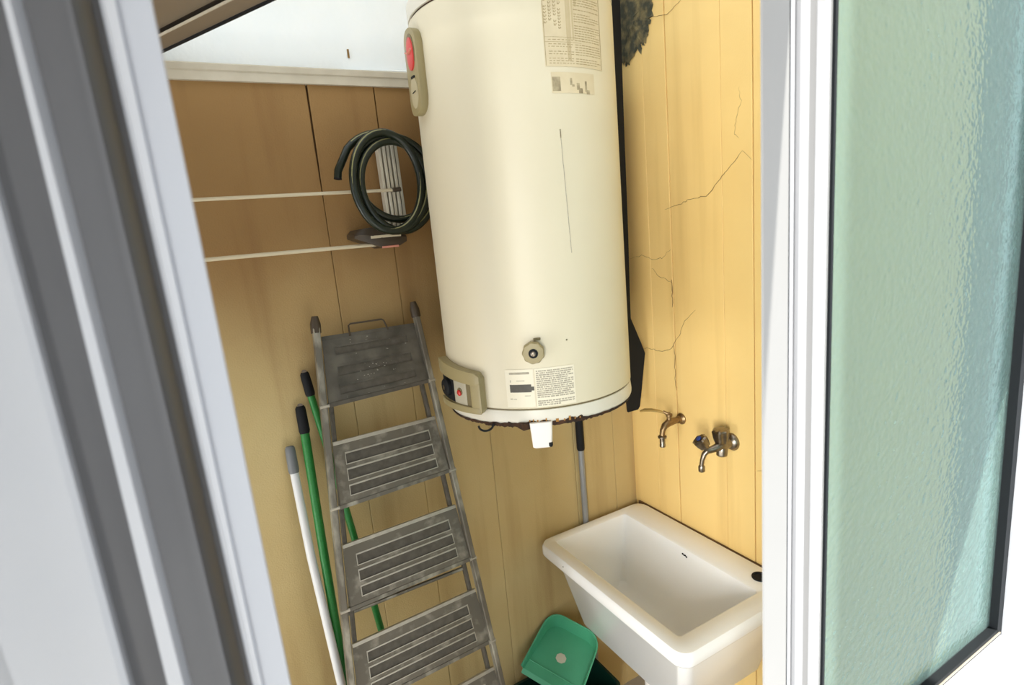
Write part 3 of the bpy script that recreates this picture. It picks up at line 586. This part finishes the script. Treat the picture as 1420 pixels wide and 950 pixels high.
def tread(corners, name, slots, m, mslot, rim):
    """corners TL TR BR BL as (x,z); slots in unit coords on the face"""
    TL, TR, BR, BL = corners
    def pt(u, v, h):    # u across, v down
        x = lerp(lerp(TL[0], TR[0], u), lerp(BL[0], BR[0], u), v); z = lerp(lerp(TL[1], TR[1], u), lerp(BL[1], BR[1], u), v)
        return LP(x, z, h+lerp(-.006, .016, v))
    def blk(mb, u0, u1, v0, v1, h0, h1): return mb.hexa([pt(u0, v0, h0), pt(u1, v0, h0), pt(u1, v1, h0), pt(u0, v1, h0), pt(u0, v0, h1), pt(u1, v0, h1), pt(u1, v1, h1), pt(u0, v1, h1)])
    mb = MB(); ys = [0]+[q for s_ in slots for q in (s_[2], s_[3])]+[1]; u0, u1 = slots[0][0], slots[0][1]
    blk(mb, 0, u0, 0, 1, 0, .004); blk(mb, u1, 1, 0, 1, 0, .004)
    for i in range(0, len(ys), 2): blk(mb, u0, u1, ys[i], ys[i+1], 0, .004)
    root = mb.build(name, m, ld)
    for (a_, b_, c_, d__) in slots:
        blk(MB(), a_, b_, c_, d__, -.0005, .0012).build('slot', mslot, root)
        rm = MB(); e = .006; f_ = .025
        blk(rm, a_-e, b_+e, c_-f_, c_, .004, .0056); blk(rm, a_-e, b_+e, d__, d__+f_*.6, .004, .0052); blk(rm, a_-e, a_, c_, d__, .004, .0054); blk(rm, b_, b_+e, c_, d__, .004, .0054)
        rm.build('slot_rim', rim, root)
    blk(MB(), 0, 1, -.03, .03, -.004, .0055).build('front_lip', 'lad_edge' if name == 'step' else m, root, bevel=.001)
    blk(MB(), -.012, 1.012, .965, 1.03, -.006, .006).build('cross_bar', 'lad_rail' if name == 'step' else mslot, root, bevel=.001)
    return root, pt
SL = [(.10, .90, .20, .36), (.10, .90, .46, .62), (.10, .90, .72, .86)]
pf, ppt = tread([(-1.186, 1.768), (-.905, 1.764), (-.899, 1.588), (-1.205, 1.580)], 'platform', [(.12, .88, .16, .28), (.12, .88, .46, .60), (.12, .88, .76, .88)], 'plat', 'lad_slot', 'plat')
sp_ = MB()
for k in range(46):
    u, v = (random.gauss(.52, .10), random.gauss(.60, .08)) if k < 22 else (random.uniform(.12, .9), random.choice((.09, .14, .30, .72, .92))+random.uniform(-.03, .03))
    u = min(.96, max(.04, u)); v = min(.95, max(.04, v)); s_ = random.uniform(.004, .014); q = [ppt(u, v, .0046), ppt(u+s_, v+s_*.3, .0046), ppt(u+s_*.8, v+s_, .0046), ppt(u-s_*.2, v+s_*.8, .0046)]
    sp_.slab(q, LP(0, 1, .0008)-LP(0, 1, 0))
sp_.build('paint_splatter', 'paint', pf, kind='stuff')
steps = [[(-1.212, 1.470), (-.896, 1.472), (-.890, 1.306), (-1.228, 1.296)], [(-1.240, 1.182), (-.884, 1.190), (-.877, 1.025), (-1.254, 1.015)],
         [(-1.266, .906), (-.872, .918), (-.864, .758), (-1.282, .745)], [(-1.291, .645), (-.860, .662), (-.852, .50), (-1.307, .485)], [(-1.318, .375), (-.848, .39), (-.842, .235), (-1.334, .22)]]
for c in steps: tread(c, 'step', SL, 'lad', 'lad_slot', 'lad_edge')
for z in (1.588, 1.306, 1.025, .758, .50, .235):
    MB().tube([LP(xr(z)-.012, z, .02), LP(xr(z)+.010, z, .02)], .0065, 10).build('pivot_pin', 'lad_edge', ld, smooth=True)
    MB().tube([LP(xl(z)-.012, z-.008, .022), LP(xl(z)+.014, z-.008, .022)], .0055, 10).build('pivot_pin', 'lad_edge', ld, smooth=True)
MB().tube([LP(-1.106, 1.762, .0), LP(-1.104, 1.793, -.002), LP(-1.098, 1.797, -.002), LP(-1.004, 1.796, -.002), LP(-.998, 1.792, -.002), LP(-.990, 1.762, 0)], .0026, 8).build('carry_handle', 'brownpl', ld, smooth=True)
MB().tube([LP(xl(.95)+.02, .99, -.022), LP(xr(.95)-.02, .99, -.022)], .006, 8).build('rear_bar', 'lad_rail', ld)

# ------------------------------------------------------------------ poles
def pole(name, pts, r, m, capm, caplen, capr, label, cat, tip=None):
    a_, b_ = V(*pts[0]), V(*pts[-1]); d = (b_-a_).normalized(); o = empty(name, tuple(b_), label, cat)
    MB().tube([a_+d*caplen*.8]+[V(*p) for p in pts[1:]], r, 14).build('shaft', m, o, smooth=True)
    cp = MB().tube([a_, a_+d*.006, a_+d*.02, a_+d*(caplen-.008), a_+d*caplen], [capr*.72, capr*.95, capr, capr*1.05, capr*.9], 16).build('end_cap', capm, o, smooth=True)
    if tip: MB().lathe([(capr*.5, 0), (capr*.5, .003)], a_-d*.001+V(0, -capr*.25, 0), (-d.x, -.6, .8), n=12).build('cap_hole', 'chrome', cp)
    return o
pole('broom_handle', [(-1.243, -.021, 1.672), (-1.205, -.063, 1.33), (-1.164, -.108, .92), (-1.08, -.20, .0)], .0105, 'green', 'black', .072, .0135, 'green broom handle with black cap standing partly behind the stepladder', 'broom handle', True)
pole('mop_handle', [(-1.270, -.022, 1.575), (-1.283, -.10, 1.16), (-1.293, -.168, .82), (-1.285, -.32, .0)], .0130, 'green', 'black', .082, .0150, 'green mop handle with black cap between the white pole and the stepladder', 'mop handle', True)
pole('white_broom_pole', [(-1.317, -.022, 1.462), (-1.319, -.10, 1.145), (-1.308, -.198, .78), (-1.345, -.31, .0)], .0125, 'whitepole', 'greycap', .080, .0148, 'white pole with grey end cap, leftmost of the leaning handles', 'broom handle')
gp = pole('grey_mop_pole', [(-.281, -.0168, 1.40), (-.281, -.0168, .95), (-.281, -.0168, .0)], .0118, 'greypole', 'black', .240, .0150, 'grey pole with a long black grip standing upright behind the white sink', 'mop handle')

# ------------------------------------------------------------------ clothes rack on the wall
rk = empty('clothes_rack', (-.94, -.04, 2.0), 'wall clothes rack with two cream rods, folded pale slats and a brown end bracket', 'clothes rack')
MB().tube([(-2.25, -.075, 2.172), (-.905, -.075, 2.170)], .0048, 10).build('rod', 'rod', rk, smooth=True)
MB().tube([(-2.25, -.075, 2.026), (-.985, -.075, 2.018)], .0056, 10).build('rod', 'rod', rk, smooth=True)
for i in range(5):
    x = -.948+i*.0125; dy = (0, .004, .0, .005, .001)[i]
    MB().hexa([(x+.004, -.060-dy, 2.045), (x+.0125, -.060-dy, 2.045), (x+.0125, -.030, 2.045), (x+.004, -.030, 2.045),
               (x, -.060-dy, 2.325-.004*i), (x+.0085, -.060-dy, 2.325-.004*i), (x+.0085, -.030, 2.325-.004*i), (x, -.030, 2.325-.004*i)]).build('slat', 'slat', rk, bevel=.0012)
MB().box((-.960, -.030, 2.29), (-.880, -.0005, 2.315)).build('wall_plate', 'slat', rk)
MB().tube([(-.925, -.078, 2.170), (-.900, -.078, 2.171)], .0065, 10).build('rod_end', 'brownpl', rk, smooth=True)
eb = MB(); rings = []
for x, z0, z1, y0 in ((-1.058, 2.040, 2.052, -.09), (-1.045, 2.034, 2.064, -.095), (-1.01, 2.020, 2.068, -.10), (-.98, 2.006, 2.066, -.10), (-.93, 2.010, 2.060, -.10), (-.905, 2.020, 2.045, -.09)):
    rings.append([V(x, y0, z0), V(x, y0-.004, (z0+z1)/2), V(x, y0+.01, z1), V(x, -.001, z1), V(x, -.001, z0)])
e_o = eb.loft(rings).build('end_bracket', 'brownpl', rk, smooth=True)
MB().box((-1.015, -.104, 2.036), (-.925, -.100, 2.044)).build('bracket_edge', 'rod', e_o, bevel=.001)
MB().box((-.985, -.103, 2.006), (-.935, -.098, 2.012)).build('bracket_edge', 'pink', e_o, bevel=.001)

# ------------------------------------------------------------------ hose coil
hs = empty('garden_hose', (-.95, -.11, 2.04), 'coiled dark green garden hose hanging on the folded clothes rack', 'hose')
loops = [  # cx, cz, rx, rz, y, tilt
    (-.955, 2.187, .131, .138, -.105, .10), (-.928, 2.203, .128, .120, -.120, -.50), (-.925, 2.170, .112, .128, -.134, .35), (-.958, 2.186, .100, .134, -.148, -.10)]
path = []; NS = 44
for k in range(NS*4-3):
    tt = k/NS; i = min(3, int(tt)); j = min(3, i+1); f_ = tt-i; f_ = f_*f_*(3-2*f_)
    cx_, cz_, rx_, rz_, y_, ti = [lerp(loops[i][q], loops[j][q], f_) for q in range(6)]
    an = -2*math.pi*tt+math.pi*1.02; px_, pz_ = rx_*math.cos(an), rz_*math.sin(an)
    path.append(V(cx_+px_*math.cos(ti)-pz_*math.sin(ti)*.5, y_+.012*math.sin(an*1.0+1), cz_+px_*math.sin(ti)*.5+pz_*math.cos(ti)))
path = [V(-1.086, -.112, 2.205), V(-1.082, -.110, 2.225)]+[p for p in path[6:]]
ho = MB().tube(path, .0108, 12, cap=False).build('hose_tube', 'hose', hs, smooth=True)
nrmv = V(-.35, -.80, .5).normalized()
MB().tube([p+nrmv*.0092 for p in path[3:]], .0026, 6).build('stripe', 'stripe', ho, smooth=True)
MB().lathe([(.0108, 0), (.0108, .002), (.0075, .002), (.0075, -.004)], path[0], path[0]-path[1], n=16).build('open_end', 'black', ho)

# ------------------------------------------------------------------ bin and dustpan
bn = empty('waste_bin', (-.50, -.20, 0), 'dark green plastic bin on the floor beneath the dustpan', 'bin')
ang = R(0); ua = V(math.cos(ang), math.sin(ang), 0); va = V(-ua.y, ua.x, 0)
def ring2(c, hu, hv, z, rad, n=5):
    pts = []
    for (su, sv, a0) in ((1, 1, 0), (-1, 1, 90), (-1, -1, 180), (1, -1, 270)):
        for k in range(n+1): an = R(a0+90*k/n); pts.append(c+ua*(su*(hu-rad)+rad*math.cos(an))+va*(sv*(hv-rad)+rad*math.sin(an))+V(0, 0, z))
    return pts
bc = V(-.525, -.155, 0)
MB().loft([ring2(bc, .155, .095, 0, .03), ring2(bc, .178, .118, .30, .04), ring2(bc, .185, .126, .302, .04), ring2(bc, .185, .126, .313, .04), ring2(bc, .175, .115, .313, .04), ring2(bc, .15, .09, .02, .03)]).build('bucket', 'bin', bn, smooth=True)
dp = empty('dustpan', (-.48, -.16, .42), 'bright green plastic dustpan with a pale sticker lying on the dark bin', 'dustpan')
# pan frame: origin at back centre; a = across, b = from back to front (down slope), c = up
A = V(.115, -.193, -.06).normalized(); B = V(-.195, -.063, -.07).normalized(); B = (B-A*B.dot(A)).normalized(); Cn = A.cross(B)*-1
if Cn.z < 0: Cn = -Cn
O = V(-.416, -.100, .484) - Cn*.055 - A*.010
def dpnt(a_, b_, c_): return O+A*a_+B*b_+Cn*c_
def outline(hw, b0, b1, c, rad, n=6):
    pts = [dpnt(-hw*1.08, b1, c)]
    for k in range(n+1): an = R(180-90*k/n); pts.append(dpnt(-hw+rad+rad*math.cos(an), b0+rad-rad*math.sin(an), c))
    for k in range(n+1): an = R(90-90*k/n); pts.append(dpnt(hw-rad+rad*math.cos(an), b0+rad-rad*math.sin(an), c))
    pts.append(dpnt(hw*1.08, b1, c)); return pts
hw, D = .106, .212
lo_o = outline(hw, 0, D, -.003, .055); lo_i = outline(hw-.004, .004, D, 0, .052); hi_o = outline(hw+.006, -.012, D, .012, .060); hi_i = outline(hw+.002, -.008, D, .012, .056)
def top(lst, base):   # wall height: high at back, low in front
    out = []
    for p, q in zip(lst, base):
        b_ = (p-O).dot(B); h_ = lerp(.062, .012, max(0, min(1, b_/D))); out.append(p+Cn*(h_-.012))
    return out
ho_, hi_ = top(hi_o, lo_o), top(hi_i, lo_i); n_ = len(lo_o); mb = MB()
vs = lo_o+ho_+hi_+lo_i; fs = []
for r_ in range(3):
    for k in range(n_-1): fs.append((r_*n_+k, r_*n_+k+1, (r_+1)*n_+k+1, (r_+1)*n_+k))
fs.append(tuple(range(3*n_, 4*n_))); fs.append(tuple(range(n_))[::-1]); fs.append((0, n_, 2*n_, 3*n_)); fs.append((n_-1, 4*n_-1, 3*n_-1, 2*n_-1)); fs.append((0, 3*n_, 4*n_-1, n_-1))
pan = mb.add(vs, fs).build('pan', 'dust', dp, smooth=True)
MB().tube([p+Cn*.001 for p in ho_], .0028, 8).build('rolled_rim', 'dust', pan, smooth=True)
MB().hexa([dpnt(-hw*1.08, D-.002, -.003), dpnt(hw*1.08, D-.002, -.003), dpnt(hw*1.08, D+.014, -.012), dpnt(-hw*1.08, D+.014, -.012), dpnt(-hw*1.08, D-.002, .001), dpnt(hw*1.08, D-.002, .001), dpnt(hw*1.08, D+.014, -.010), dpnt(-hw*1.08, D+.014, -.010)]).build('front_lip', 'dust', pan, bevel=.001)
MB().tube([dpnt(-hw*1.02, D-.040, .0012), dpnt(hw*1.02, D-.040, .0012)], .0022, 8).build('floor_rib', 'dust', pan)
st = [dpnt(-.004+.021*math.cos(2*math.pi*k/8+.3), .110+.019*math.sin(2*math.pi*k/8+.3), .0006) for k in range(8)]
MB().loft([st, [p+Cn*.0008 for p in st]]).build('sticker', 'sticker', pan)
MB().hexa([dpnt(-.02, .02, -.020), dpnt(.02, .02, -.020), dpnt(.02, .16, -.020), dpnt(-.02, .16, -.020), dpnt(-.02, .02, -.002), dpnt(.02, .02, -.002), dpnt(.02, .16, -.002), dpnt(-.02, .16, -.002)]).build('handle_socket', 'dust', dp, bevel=.003)
